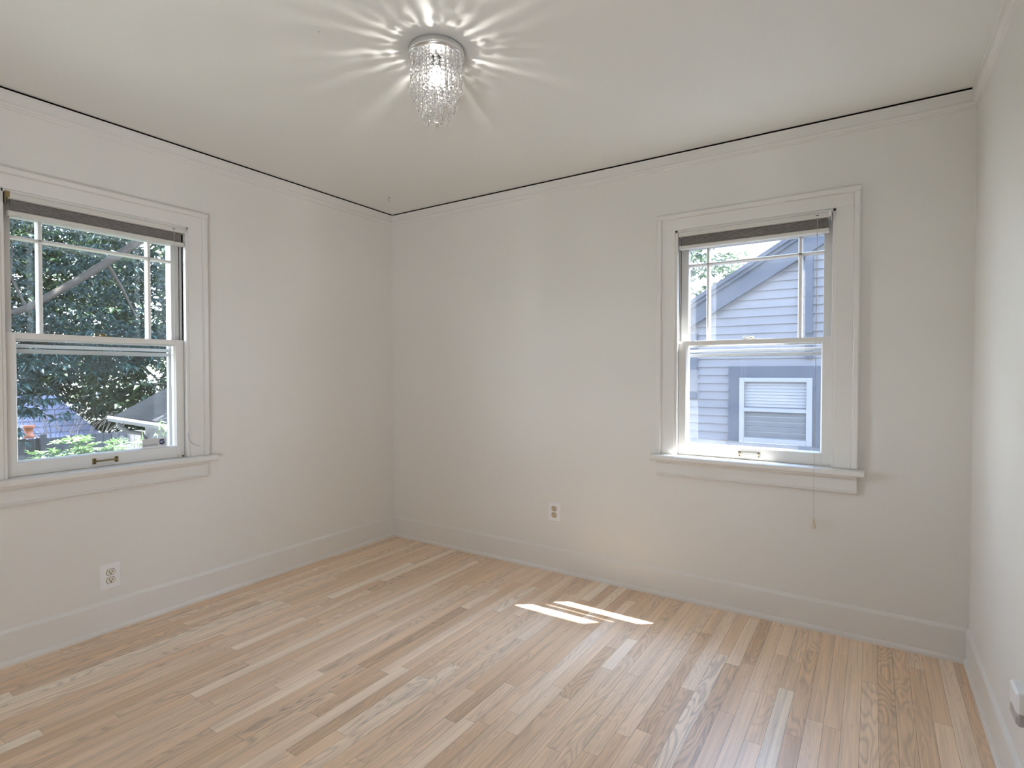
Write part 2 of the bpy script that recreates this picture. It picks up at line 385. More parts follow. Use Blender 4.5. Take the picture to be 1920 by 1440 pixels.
# crown mouldings; on the back and left walls dark strips paint the shade in the gap under the ceiling
def crown(gap):
    t_ = H - gap
    return [(WO, t_), (0.0, t_), (0.0, t_ - 0.006), (0.0035, t_ - 0.008), (0.0035, t_ - 0.046), (0.0, t_ - 0.050), (-0.001, t_ - 0.056), (0.004, t_ - 0.063), (0.012, t_ - 0.066), (0.013, t_ - 0.072), (WO, t_ - 0.074)]
c1 = structure(MB().prism(crown(0.0085), 'x', -WO, W + WO).build('trim_1', 'trim_paint'), 'white crown moulding along the back wall')
c2 = structure(MB().prism([(-d, z) for d, z in crown(0.0085)], 'y', YF, WO).build('trim_2', 'trim_paint'), 'white crown moulding along the left wall')
structure(MB().prism([(W + d, z) for d, z in crown(0.0)], 'y', YF, WO).build('trim_3', 'trim_paint'), 'white crown moulding along the right wall')
g1 = MB().box(0, W, 0.014, WO, H - 0.0085, H - 0.0002).box(0, W, 0.002, 0.014, H - 0.0016, H - 0.0002).build('gap_shade_strip', 'dark_gap', c1); g1['label'] = 'dark strip painting the shade in the gap under ceiling'
g2 = MB().box(-0.014, -WO, YF, 0, H - 0.0085, H - 0.0002).box(-0.002, -0.014, YF, 0, H - 0.0016, H - 0.0002).build('gap_shade_strip', 'dark_gap', c2); g2['label'] = 'dark strip painting the shade in the gap under ceiling'
# the roof overhang outside with its gutter
rf = MB().box(-0.70, W + 0.9, T1, 0.362, 2.47, 2.60).box(-0.60, -T1, YF - 0.6, T1, 2.47, 2.60).box(-0.70, W + 0.9, YF - 0.6, 0.40, 2.60, 2.75)
structure(rf.build('roof', 'own_siding'))
ex = MB().box(-T1 - 0.02, W + 0.6, T1, T1 + 0.02, -1.8, OZ0 - 0.06).box(-T1 - 0.02, WC2 - 0.5, T1, T1 + 0.02, OZ0 - 0.06, 2.5).box(WC2 + 0.5, W + 0.6, T1, T1 + 0.02, OZ0 - 0.06, 2.5)
ex.box(-T1, -T1 - 0.02, YF - 0.2, T1, -1.8, OZ0 - 0.06).box(-T1, -T1 - 0.02, YF - 0.2, WC1 - 0.5, OZ0 - 0.06, 2.5).box(-T1, -T1 - 0.02, WC1 + 0.5, T1, OZ0 - 0.06, 2.5)
z = -1.8
while z < OZ0 - 0.08:
    ex.prism([(T1 + 0.02, z), (T1 + 0.036, z), (T1 + 0.022, z + 0.115), (T1 + 0.02, z + 0.115)], 'x', -T1, W + 0.6); z += 0.115
structure(ex.build('wall_outside', 'own_siding'))

# ------------------------------------------------------------------ windows (local: x along the wall, y outwards, z up)
def frame_rect(mb, u0, u1, z0, z1, l, r, bt, tp, y0, y1):
    """rectangular frame: stiles l / r wide, rails bt / tp high"""
    mb.box(u0, u0 + l, y0, y1, z0, z1); mb.box(u1 - r, u1, y0, y1, z0, z1)
    mb.box(u0 + l, u1 - r, y0, y1, z0, z0 + bt); mb.box(u0 + l, u1 - r, y0, y1, z1 - tp, z1)
def make_window(name, loc, rz, label, glass, brass, lift_u, stop_peg):
    root = structure(empty(name, loc, rz), label)
    # casing with its raised outer band, head casing on top
    mb = MB(); ci, cm, co = OU, 0.450, 0.478
    for s in (-1, 1):
        mb.box(s * ci, s * cm, 0.0, WO, 0.796, 2.018)
        mb.prism([(s * cm, WO), (s * cm, -0.003), (s * (cm + 0.004), -0.011), (s * (co - 0.006), -0.011), (s * co, -0.006), (s * co, WO)], 'z', 0.796, 2.0805)
    mb.box(-cm, cm, 0.0, WO, 2.018, 2.080)
    mb.prism([(WO, 2.080), (-0.003, 2.080), (-0.011, 2.084), (-0.011, 2.102), (-0.006, 2.108), (WO, 2.108)], 'x', -co, co)
    mb.build('casing', 'trim_paint', root, bevel=0.0015)
    # jamb lining, inside stops and parting beads
    mb = MB()
    for s in (-1, 1):
        mb.box(s * OU, s * (OU + 0.02), WO, 0.20, OZ0, OZ1)
        mb.box(s * (OU - 0.013), s * OU, 0.006, 0.034, 0.796, OZ1)
        mb.box(s * (OU - 0.010), s * OU, 0.073, 0.081, 0.796, OZ1)
        mb.box(s * (OU - 0.022), s * OU, 0.122, 0.150, 0.796, OZ1)
        mb.box(s * (OU + 0.0), s * (OU + 0.10), T1, 0.205, OZ0 - 0.05, OZ1 + 0.1)
    mb.box(-OU, OU, WO, 0.20, OZ1, OZ1 + 0.015); mb.box(-OU, OU, 0.006, 0.034, OZ1 - 0.013, OZ1); mb.box(-OU, OU, 0.122, 0.150, OZ1 - 0.022, OZ1)
    mb.box(-OU - 0.1, OU + 0.1, T1, 0.205, OZ1, OZ1 + 0.1)
    mb.build('jamb', 'trim_paint', root, bevel=0.001)
    # stool (inside sill), apron with its moulding, outside sill
    mb = MB(); mb.prism([(0.20, 0.796), (-0.040, 0.796), (-0.047, 0.790), (-0.047, 0.772), (-0.041, 0.766), (0.02, 0.766), (0.20, 0.756)], 'x', -OU, OU)
    for s in (-1, 1): mb.prism([(WO, 0.796), (-0.040, 0.796), (-0.047, 0.790), (-0.047, 0.772), (-0.041, 0.766), (WO, 0.766)], 'x', s * OU, s * 0.502)
    mb.build('stool', 'trim_paint', root, bevel=0.001)
    mb = MB(); mb.prism([(WO, 0.766), (-0.016, 0.766), (-0.016, 0.757), (-0.006, 0.748), (0.002, 0.744), (0.002, 0.694), (-0.004, 0.689), (-0.008, 0.684), (0.0, 0.678), (WO, 0.676)], 'x', -0.472, 0.472)
    mb.build('apron', 'trim_paint', root)
    mb = MB().prism([(0.20, 0.775), (0.25, 0.765), (0.25, 0.735), (T1, 0.735), (T1, 0.775)], 'x', -OU - 0.12, OU + 0.12); mb.build('outside_sill', 'trim_paint', root)
    # lower sash: inner track
    SU = 0.3655; y0, y1 = 0.036, 0.072
    mb = MB(); frame_rect(mb, -SU, SU, 0.797, 1.418, 0.040, 0.040, 0.058, 0.024, y0, y1)
    gu = SU - 0.040
    for s in (-1, 1): mb.prism([(s * gu, y0 + 0.003), (s * (gu - 0.006), y0 + 0.014), (s * (gu - 0.006), y1), (s * gu, y1)], 'z', 0.855, 1.394)
    mb.prism([(y0 + 0.003, 0.855), (y0 + 0.014, 0.861), (y1, 0.861), (y1, 0.855)], 'x', -gu, gu)
    ls = mb.build('lower_sash', 'trim_paint', root, bevel=0.0012)
    MB().box(-gu, gu, 0.052, 0.055, 0.857, 1.394).build('pane', glass, ls)
    # sash lift: two feet and a bar
    mb = MB()
    for s in (-1, 1):
        u = lift_u + s * 0.046
        mb.bbox(u - 0.008, u + 0.008, y0 - 0.003, y0 - 0.0002, 0.811, 0.838, 0.001)
        mb.tube([(u - s * 0.004, y0 - 0.002, 0.825), (u - s * 0.004, y0 - 0.013, 0.825)], 0.0042, 8)
        for dz in (-0.009, 0.009): mb.lathe([(0.0, -0.0042), (0.0028, -0.0040), (0.0028, -0.002)], 8, (u, y0, 0.8245 + dz), axis='y', mi=1)
    mb.tube([(lift_u - 0.044, y0 - 0.013, 0.825), (lift_u + 0.044, y0 - 0.013, 0.825)], 0.0036, 8)
    li = mb.build('sash_lift', [brass, 'slot_dark'], ls)
    if stop_peg:
        MB().bbox(0.327, 0.353, 0.016, 0.0355, 0.7965, 0.810, 0.002).lathe([(0.0, -0.004), (0.004, -0.004), (0.004, 0.001)], 8, (0.345, 0.016, 0.804), axis='y', mi=1).build('sash_stop', ['ivory', 'slot_dark'], ls)
    # upper sash: outer track, divided into six lights
    y0, y1 = 0.082, 0.118
    mb = MB(); frame_rect(mb, -SU, SU, 1.386, 2.003, 0.040, 0.040, 0.030, 0.082, y0, y1)
    for u in (-0.2225, 0.2225): mb.prism([(u - 0.010, y0 + 0.012), (u - 0.006, y0 + 0.001), (u + 0.006, y0 + 0.001), (u + 0.010, y0 + 0.012), (u + 0.010, y1 - 0.004), (u - 0.010, y1 - 0.004)], 'z', 1.416, 1.921)
    mb.prism([(y0 + 0.012, 1.827), (y0 + 0.001, 1.831), (y0 + 0.001, 1.840), (y0 + 0.012, 1.844), (y1 - 0.004, 1.844), (y1 - 0.004, 1.827)], 'x', -gu, gu)
    us = mb.build('upper_sash', 'trim_paint', root, bevel=0.001)
    ux = (-gu, -0.2325, -0.2125, 0.2125, 0.2325, gu)
    for a_, b_ in ((0, 1), (2, 3), (4, 5)):
        for za, zb in ((1.416, 1.827), (1.844, 1.921)):
            MB().box(ux[a_], ux[b_], 0.098, 0.101, za, zb).build('pane', glass, us)
    # sash lock on the meeting rail
    mb = MB(); mb.bbox(-0.034, 0.034, 0.040, 0.068, 1.4182, 1.4212, 0.0008); mb.lathe([(0.0, 0.012), (0.011, 0.010), (0.014, 0.0)], 14, (0.004, 0.054, 1.421))
    mb.tube([(0.004, 0.052, 1.429), (-0.020, 0.044, 1.431), (-0.036, 0.042, 1.428)], [0.004, 0.0035, 0.0045], 8)
    mb.build('sash_lock', brass, ls)
    # outer storm window
    y0, y1 = 0.152, 0.172
    mb = MB(); frame_rect(mb, -OU + 0.002, OU - 0.002, 0.776, 2.010, 0.034, 0.034, 0.052, 0.06, y0, y1)
    mb.box(-OU + 0.036, OU - 0.036, y0, y1 - 0.008, 1.332, 1.352); mb.box(-OU + 0.036, OU - 0.036, y0 + 0.008, y1, 1.358, 1.374)
    sw_ = mb.build('storm_frame', 'aluminium', root, bevel=0.001)
    for za, zb in ((0.828, 1.332), (1.374, 1.950)): MB().box(-OU + 0.036, OU - 0.036, 0.162, 0.164, za, zb).build('pane', glass, sw_)
    return root
w1 = make_window('window_1', (0, WC1, 0), R(90), 'white double hung window on the left wall', 'window_glass', 'old_brass', 0.0, True)
w2 = make_window('window_2', (WC2, 0, 0), 0.0, 'white double hung window on the back wall', 'window_glass_dusty', 'pale_brass', 0.0, False)

# ------------------------------------------------------------------ cellular blinds drawn right up
def make_blind(loc, rz, label, bracket_side, cord_to, tassel):
    root = tag(empty('cellular_blind', loc, rz), label, 'blind', 'raised blinds in the window heads')
    hu = 0.358 if bracket_side < 0 else 0.356
    a_, b_ = -hu, hu
    if bracket_side < 0: a_ += 0.004
    else: b_ -= 0.004
    MB().prism([(0.030, 0.0), (-0.006, 0.0), (-0.008, 0.003), (-0.008, 0.022), (-0.004, 0.026), (0.030, 0.026)], 'x', a_, b_).build('head_rail', 'blind_rail', root)
    # pleated stack, set back under the rail
    n = 7; zt, zb = -0.001, -0.048; prof = []
    for i in range(n + 1):
        z = zt + (zb - zt) * i / n; prof.append((0.013, z))
        if i < n: prof.append((0.009, z + (zb - zt) / n * 0.5))
    prof += [(0.026, zb), (0.026, zt)]
    MB().prism(prof, 'x', a_ + 0.012, b_ - 0.012).build('shade_fabric', 'shade_cloth', root)
    MB().prism([(0.028, -0.048), (0.0, -0.048), (-0.004, -0.051), (-0.004, -0.064), (0.0, -0.068), (0.028, -0.068)], 'x', a_ + 0.003, b_ - 0.003).build('bottom_rail', 'blind_rail', root, bevel=0.001)
    MB().box(0.296, 0.308, -0.0095, -0.0075, 0.012, 0.016).build('cord_guide', 'slot_dark', root)
    zc = cord_to
    cr_ = MB().tube([(0.302, -0.009, 0.014), (0.302, -0.010, -0.01), (0.302, -0.008, -0.3), (0.3015, -0.008 if not tassel else -0.052, -1.19 if tassel else zc)] + ([(0.301, -0.052, -1.26), (0.300, -0.012, zc)] if tassel else []), 0.0011, 6).build('pull_cord', 'cord', root)
    if tassel:
        MB().tube([(0.300, -0.012, zc + 0.004), (0.300, -0.012, zc - 0.006)], 0.0035, 8).lathe([(0.0, 0.0), (0.005, -0.002), (0.0055, -0.010), (0.010, -0.034), (0.0095, -0.040), (0.0, -0.041)], 12, (0.300, -0.012, zc - 0.004)).build('tassel', 'tassel', root)
    s = bracket_side
    mb = MB(); u = s * 0.3615
    mb.box(u - 0.0012, u + 0.0012, -0.010, 0.030, -0.020, 0.029); mb.box(u, u - s * 0.014, -0.010, -0.0088, 0.002, 0.028)
    mb.box(u, u - s * 0.010, -0.009, 0.004, -0.006, -0.0045)
    mb.build('end_bracket', 'old_brass' if s < 0 else 'chrome', root)
    return root
make_blind((0.0, WC1, 1.9785), R(90), 'grey pleated blind raised tight in the head of the left wall window', -1, -0.56, False)
make_blind((WC2, 0.0, 1.9785), 0.0, 'grey pleated blind in the back wall window with a long hanging cord', 1, -1.435, True)

# ------------------------------------------------------------------ security sticker, loose wire
st = tag(empty('security_sticker', (-0.0505, -1.642, 0.884), R(90)), 'small pale security sticker with a dark blue octagon on the left window glass', 'sticker')
MB().box(-0.057, 0.057, -0.0008, 0.0004, -0.022, 0.022).build('label_sheet', 'sticker', st)
oc = MB(); oc.lathe([(0.0, -0.0014), (0.0155, -0.0014), (0.0155, -0.0008)], 8, (0.036, 0, 0.002), smooth=False, axis='y'); oc.build('octagon_mark', 'sticker_blue', st)
face = Matrix.Rotation(R(90), 4, 'X')
lettering('ADT', 0.0145, 'octagon_lettering', 'sticker_white', st, Matrix.Translation((0.036, -0.0017, 0.002)) @ face)
lettering('secured by', 0.0155, 'lettering', 'sticker_ink', st, Matrix.Translation((-0.021, -0.0011, -0.009)) @ face @ Matrix.Shear('XY', 4, (0.0, 0.0)))
tag(MB().tube([(0.0012, -1.500, 0.925), (0.0016, -1.495, 0.890), (0.0016, -1.480, 0.868), (0.0016, -1.460, 0.855), (0.0012, -1.440, 0.850)], 0.0011, 6).build('thin_wire', 'hook_metal'), 'thin loose grey wire curling over the casing beside the left window sill', 'wire')

# ------------------------------------------------------------------ outlets
def make_outlet(loc, rz, label, face_mat):
    root = tag(empty('wall_outlet', loc, rz), label, 'outlet', 'duplex wall outlets')
    pv = [(u * a_, y_, w_ * b_) for a_, b_, y_ in ((0.043, 0.062, 0.0), (0.043, 0.062, -0.003), (0.0385, 0.0575, -0.0062)) for u, w_ in ((-1, -1), (1, -1), (1, 1), (-1, 1))]
    MB().add(pv, [(0, 1, 2, 3), (8, 9, 10, 11)] + [(o_ + i, o_ + (i + 1) % 4, o_ + 4 + (i + 1) % 4, o_ + 4 + i) for o_ in (0, 4) for i in range(4)]).build('cover_plate', 'plate_white', root)
    for s in (-1, 1):
        mb = MB(); cz = s * 0.0195; prof = []
        for k in range(28):
            th = 2 * math.pi * k / 28; prof.append((0.0175 * math.cos(th), cz + max(-0.0145, min(0.0145, 0.0175 * math.sin(th)))))
        mb.add([(p, -0.0085, q) for p, q in prof] + [(p, -0.005, q) for p, q in prof], [tuple(range(28))] + [(i, (i + 1) % 28, 28 + (i + 1) % 28, 28 + i) for i in range(28)])
        mb.box(-0.0075, -0.0050, -0.0090, -0.0085, cz - 0.001, cz + 0.009, mi=1); mb.box(0.0050, 0.0075, -0.0090, -0.0085, cz - 0.001, cz + 0.008, mi=1)
        mb.lathe([(0.0, -0.0090), (0.0032, -0.0090), (0.0032, -0.0085)], 10, (0, 0, cz - 0.0075), axis='y', mi=1)
        # dark joint around the receptacle
        ring = [(1.10 * p, cz + 1.10 * (q - cz)) for p, q in prof]
        mb.add([(p, -0.0063, q) for p, q in ring], [tuple(range(28))], mi=1)
        mb.build('receptacle', [face_mat, 'slot_dark'], root)
    MB().lathe([(0.0, -0.0078), (0.003, -0.0072), (0.0035, -0.006)], 10, (0, 0, 0), axis='y').build('screw', 'plate_white', root)
    return root
make_outlet((-WO, -1.858, 0.265), R(90), 'white duplex outlet on the left wall below the window', 'ivory')
make_outlet((1.3875, WO, 0.3745), 0.0, 'white outlet plate with almond sockets on the back wall', 'almond')

# plug-in night light on the right wall, cut by the picture's edge
nl = tag(empty('night_light', (W + WO, -1.045, 0.36), R(-90)), 'white plug-in box low on the right wall at the photo edge', 'night light')
MB().bbox(-0.046, 0.046, -0.034, 0.0, -0.012, 0.045, 0.006).build('housing', 'plate_white', nl)
MB().bbox(-0.043, 0.043, -0.033, 0.0, -0.045, -0.012, 0.007).build('lower_cover', 'night_light_grey', nl)

# small hook in the ceiling by the corner
HX, HK = 0.286, -0.308
tag(MB().lathe([(0.005, 0.0), (0.005, -0.002), (0.0, -0.003)], 10, (HX, HK, H)).tube([(HX, HK, H - 0.001), (HX, HK, H - 0.007), (HX - 0.008, HK - 0.005, H - 0.013), (HX - 0.010, HK - 0.0065, H - 0.020), (HX - 0.003, HK - 0.002, H - 0.026), (HX + 0.006, HK + 0.004, H - 0.025)], 0.0013, 8).build('ceiling_hook', 'hook_metal'), 'small grey hook in the ceiling near the corner', 'hook')

# ------------------------------------------------------------------ crystal ceiling lamp
LX, LY = 1.682, -1.428
ch = tag(empty('crystal_ceiling_lamp', (LX, LY, H)), 'round chrome flush ceiling lamp with tiers of hanging crystal strands', 'ceiling lamp')
MB().lathe([(0.098, 0.0), (0.104, -0.004), (0.104, -0.028), (0.101, -0.032), (0.097, -0.033), (0.0, -0.033)], 48).build('canopy', 'chrome', ch)
MB().lathe([(0.0, -0.033), (0.017, -0.033), (0.017, -0.070), (0.013, -0.074), (0.0, -0.074)], 20).build('socket', 'plate_white', ch)
MB().lathe([(0.010, -0.074), (0.013, -0.084), (0.016, -0.100), (0.015, -0.115), (0.009, -0.127), (0.0, -0.131)], 20).build('bulb', 'bulb_glow', ch)
def bead(mb, c, r_, th):
    """faceted octagon bead, thin along the radius"""
    ca_, sa_ = math.cos(th), math.sin(th); n = 8; pts = []
    for k in range(n):
        a_ = 2 * math.pi * (k + 0.5) / n; pts.append((r_ * math.cos(a_), r_ * math.sin(a_)))
    def w(rad, tan, z): return (c[0] + rad * ca_ - tan * sa_, c[1] + rad * sa_ + tan * ca_, c[2] + z)
    vs = [w(-0.42 * r_, p * 0.5, q * 0.5) for p, q in pts] + [w(0, p, q) for p, q in pts] + [w(0.42 * r_, p * 0.5, q * 0.5) for p, q in pts]
    fs = [tuple(range(n)), tuple(range(2 * n, 3 * n))] + [(i + j, i + (j + 1) % n, i + n + (j + 1) % n, i + n + j) for i in (0, n) for j in range(n)]
    mb.add(vs, fs)
def drop(mb, c, ln, r_):
    n = 6; vs = [(c[0], c[1], c[2])]
    for h, rr in ((-0.22, 0.45), (-0.72, 1.0)):
        for k in range(n): vs.append((c[0] + rr * r_ * math.cos(2 * math.pi * k / n), c[1] + rr * r_ * math.sin(2 * math.pi * k / n), c[2] + h * ln))
    vs.append((c[0], c[1], c[2] - ln)); e_ = len(vs) - 1
    fs = [(0, 1 + k, 1 + (k + 1) % n) for k in range(n)] + [(1 + k, 1 + (k + 1) % n, 1 + n + (k + 1) % n, 1 + n + k) for k in range(n)] + [(1 + n + k, 1 + n + (k + 1) % n, e_) for k in range(n)]
    mb.add(vs, fs)
for rad, cnt, zend, ph in ((0.094, 28, -0.128, 0.0), (0.072, 22, -0.176, 0.1), (0.050, 15, -0.222, 0.2), (0.026, 8, -0.232, 0.0)):
    for k in range(cnt):
        th = 2 * math.pi * (k + ph) / cnt + random.uniform(-0.03, 0.03); cx_, cy_ = rad * math.cos(th), rad * math.sin(th)
        ze = zend + random.uniform(-0.006, 0.006); pitch_ = 0.0148
        mb = MB(); z = -0.040 if rad > 0.06 else -0.058
        while z > ze:
            bead(mb, (cx_, cy_, z), 0.0066, th + random.uniform(-0.35, 0.35)); z -= pitch_
        mb.tube([(cx_, cy_, -0.033), (cx_, cy_, ze - 0.004)], 0.0004, 4)
        s_ = mb.build('crystal_strand', 'crystal', ch)
        d_ = MB(); drop(d_, (cx_, cy_, z + 0.006), 0.036, 0.0062); d_.build('crystal_drop', 'crystal', s_)
cb = MB(); cb.lathe([(0.0, 0.017)] + [(0.017 * math.sin(math.pi * k / 8), 0.017 * math.cos(math.pi * k / 8)) for k in range(1, 8)] + [(0.0, -0.017)], 12, (0, 0, -0.250), smooth=False)
cb.tube([(0, 0, -0.134), (0, 0, -0.234)], 0.0004, 4); cb.build('crystal_ball', 'crystal', ch)
pl_d = bpy.data.lights.new('bulb_light', 'POINT'); pl_d.energy = 6.5; pl_d.shadow_soft_size = 0.006; pl_d.color = (1.0, 0.97, 0.92)
pl = bpy.data.objects.new('bulb_light', pl_d); COL.objects.link(pl); pl.location = (0, 0, -0.106); pl.parent = ch

# ------------------------------------------------------------------ outside: neighbour's house past the back window
structure(MB().box(-60, 60, -60, 60, -2.0, -1.8).build('ground', 'grass'))
structure(MB().box(-0.8, 9.0, T1 + 0.05, 3.45, -1.82, -1.78).build('bounce_paving', 'concrete'))  # unseen paving, added to keep the light bounced indoors neutral
HY = 3.5
def rake_top(x): return 2.033 + 0.592 * (x - 1.314) if x < 4.35 else 2.033 + 0.592 * (4.35 - 1.314) - 0.592 * (x - 4.35)
nh = tag(empty('neighbor_house', (4.35, HY, -1.8)), 'pale grey lap sided house with blue grey gable seen through the back window', 'house')
ox, oy, oz = -4.35, -HY, 1.8
def hb(): return MB()
mb = hb(); z = -1.8; lap = 0.0915
z = 1.224 - lap * 33
xl, xr = -0.35, 9.05
while z < 3.75:
    zt = z + lap
    # clip the row under the gable
    lim = zt + 0.10
    dx = (3.83 - lim) / 0.592
    a_, b_ = max(xl, 4.35 - dx), min(xr, 4.35 + dx)
    if b_ > a_: mb.prism([(HY + oy, z + oz), (HY + oy - 0.018, z + oz), (HY + oy - 0.002, zt + oz), (HY + oy + 0.05, zt + oz), (HY + oy + 0.05, z + oz)], 'x', a_ + ox, b_ + ox)
    z = zt
mb.build('siding', 'siding_grey', nh)
MB().box(xl + ox, xr + ox, HY + oy + 0.06, 10.5 + oy, 0, 0.95 + oz).build('house_body', 'siding_grey', nh)
def slope_poly(lo, hi, xs): return [(x + ox, rake_top(x) + lo + oz) for x in xs] + [(x + ox, rake_top(x) + hi + oz) for x in reversed(xs)]
mb = MB(); mb.prism(slope_poly(0.0, 0.05, (-0.9, 4.35, 9.6)), 'y', HY + oy - 0.14, 10.7 + oy); mb.build('roof', 'asphalt', nh)
mb = MB(); mb.prism(slope_poly(-0.045, 0.0, (-0.9, 4.35)), 'y', HY + oy - 0.115, HY + oy - 0.02); mb.prism(slope_poly(-0.045, 0.0, (4.35, 9.6)), 'y', HY + oy - 0.115, HY + oy - 0.02); mb.build('roof_edge_moulding', 'house_trim_blue', nh)
for xs in ((-0.9, 4.35), (4.35, 9.6)):
    mb = MB(); mb.prism(slope_poly(-0.245, -0.045, xs), 'y', HY + oy - 0.085, HY + oy - 0.02); mb.build('rake_board', 'house_trim_blue', nh)
MB().box(2.455 + ox, 2.525 + ox, HY + oy - 0.07, HY + oy - 0.008, 1.66 + oz, 2.46 + oz).box(2.455 + ox, 2.53 + ox, HY + oy - 0.045, HY + oy - 0.008, 1.40 + oz, 1.66 + oz).build('gable_bracket', 'house_trim_blue', nh)
MB().box(1.20 + ox, 1.357 + ox, HY + oy - 0.04, HY + oy - 0.008, 0.955 + oz, 1.70 + oz).build('side_trim_board', 'house_trim_blue', nh)
# neighbour's window: broad blue casing, white frame, slatted blind
mb = MB(); yb, ya = HY + oy - 0.008, HY + oy - 0.045
mb.box(1.706 + ox, 1.82 + ox, ya, yb, 0.48 + oz, 1.32 + oz); mb.box(2.53 + ox, 2.645 + ox, ya, yb, 0.48 + oz, 1.32 + oz); mb.box(1.82 + ox, 2.53 + ox, ya, yb, 1.195 + oz, 1.32 + oz)
mb.box(1.685 + ox, 2.665 + ox, ya - 0.03, yb, 0.40 + oz, 0.48 + oz); mb.build('window_casing', 'house_trim_blue', nh)
mb = MB(); frame_rect(mb, 1.82 + ox, 2.53 + ox, 0.48 + oz, 1.195 + oz, 0.05, 0.055, 0.06, 0.045, ya - 0.012, yb)
mb.box(1.86 + ox, 2.48 + ox, ya - 0.006, yb, 0.825 + oz, 0.865 + oz); wf = mb.build('window_frame', 'house_white', nh, bevel=0.004)
MB().box(1.87 + ox, 2.475 + ox, yb - 0.010, yb + 0.002, 0.54 + oz, 0.825 + oz).build('lower_pane', 'dark_pane', wf)
mb = MB(); z = 0.822
while z > 0.55:
    mb.prism([(yb - 0.0105, z + oz), (yb - 0.020, z - 0.038 + oz), (yb - 0.017, z - 0.040 + oz), (yb - 0.0105, z - 0.004 + oz)], 'x', 1.872 + ox, 2.473 + ox); z -= 0.056
mb.build('lower_slats', 'slat_grey', wf)
MB().box(1.87 + ox, 2.475 + ox, yb - 0.003, yb + 0.002, 0.865 + oz, 1.15 + oz).build('upper_pane', 'dark_pane', wf)
mb = MB(); z = 1.145
while z > 0.90:
    mb.prism([(yb - 0.006, z + oz), (yb - 0.015, z - 0.034 + oz), (yb - 0.011, z - 0.036 + oz), (yb - 0.003, z - 0.003 + oz)], 'x', 1.874 + ox, 2.472 + ox); z -= 0.033
mb.build('slatted_blind', 'house_white', wf)

# ------------------------------------------------------------------ foliage
def foliage(name, mat, parent, whorls, per, ln, wd, droop, jit=0.35):
    vs = []; fs = []
    for c in whorls:
        ax = Vector((random.gauss(0, 0.35), random.gauss(0, 0.35), 1)).normalized()
        a0 = random.uniform(0, 6.28); k_ = per
        for k in range(k_):
            th = a0 + 6.283 * k / k_ + random.uniform(-jit, jit)
            d = Vector((math.cos(th), math.sin(th), -droop + random.uniform(-0.35, 0.35)))
            d = (d + ax * 0.15).normalized(); sd = d.cross(ax)
            sd = sd.normalized() if sd.length > 1e-3 else Vector((1, 0, 0)); nm = sd.cross(d)
            l_ = ln * random.uniform(0.65, 1.2); w_ = wd * random.uniform(0.75, 1.2)
            b0 = Vector(c) + d * l_ * 0.12; m1 = b0 + d * l_ * 0.5 + nm * l_ * 0.04; tp = b0 + d * l_ - nm * l_ * 0.08 - Vector((0, 0, l_ * 0.12))
            o = len(vs)
            vs += [b0, m1 + sd * w_ * 0.5 + nm * w_ * 0.18, m1, m1 - sd * w_ * 0.5 + nm * w_ * 0.18, tp]
            fs += [(o, o + 1, o + 2), (o, o + 2, o + 3), (o + 1, o + 4, o + 2), (o + 2, o + 4, o + 3)]
    me = bpy.data.meshes.new(name); me.from_pydata([tuple(v) for v in vs], [], fs); me.materials.append(MATS[mat]); me.update()
    o = bpy.data.objects.new(name, me); COL.objects.link(o)
    if parent is not None: o.parent = parent
    return o
def in_ellipsoid(c, r_, shell=0.0):
    while True:
        p = [random.uniform(-1, 1) for _ in range(3)]; d = p[0] ** 2 + p[1] ** 2 + p[2] ** 2
        if shell <= d <= 1: return (c[0] + p[0] * r_[0], c[1] + p[1] * r_[1], c[2] + p[2] * r_[2])

# tree behind the neighbour's roof
tr_ = tag(empty('leafy_tree', (-1.7, 12.5, -1.8)), 'green tree rising behind the sloping roof outside the back window', 'tree')
MB().tube([(0, 0, 0), (0.1, 0, 2.5), (0.0, 0.1, 5.2)], [0.22, 0.16, 0.05], 10).build('trunk', 'bark', tr_)
foliage('foliage', 'far_leaf', tr_, [in_ellipsoid((0, 0, 4.6), (2.3, 2.2, 3.0), 0.25) for _ in range(1100)], 8, 0.20, 0.09, 0.3)

# big laurel-like tree outside the left window
lt_ = tag(empty('spreading_tree', (-7.4, -1.9, -1.8)), 'dark evergreen tree with a long slanting bare branch outside the left window', 'tree')
bx, by, bz = 7.4, 1.9, 1.8
MB().tube([(0, 0, 0), (0.1, 0.05, 1.6), (0.25, 0.15, 3.0), (0.2, 0.3, 5.0), (0.1, 0.5, 7.0)], [0.24, 0.20, 0.17, 0.12, 0.05], 10).build('trunk', 'bark', lt_)
def P(x, y, z): return (x + bx, y + by, z + bz)
MB().tube([P(-7.15, -1.75, 1.25), P(-6.9, -1.35, 1.55), P(-6.5, -0.85, 1.88), P(-6.3, -0.42, 2.10), P(-6.1, 0.05, 2.50), P(-6.0, 0.38, 2.80), P(-5.95, 0.75, 3.15), P(-5.9, 1.3, 3.5)], [0.085, 0.07, 0.05, 0.045, 0.05, 0.055, 0.05, 0.03], 9).build('bough', 'bark', lt_)
MB().tube([P(-6.0, 0.38, 2.80), P(-6.1, 0.62, 2.45), P(-6.1, 0.80, 2.05)], [0.03, 0.022, 0.010], 7).build('side_branch', 'bark', lt_)
MB().tube([P(-6.3, -0.42, 2.10), P(-6.4, -0.55, 2.5), P(-6.5, -0.5, 3.0)], [0.02, 0.014, 0.006], 6).build('side_branch', 'bark', lt_)
wh = []
for _ in range(900):     # hanging skirts of leaves, lower on the left
    y = random.uniform(-3.2, 2.2); x = random.uniform(-8.6, -5.9); lo = 1.28 + 0.35 * max(0, y - 0.9) if y > 0.2 else (0.62 if y > -0.5 else 0.15)
    wh.append(P(x, y, random.uniform(lo, lo * 0.4 + 1.25 + 0.3 * random.random())))
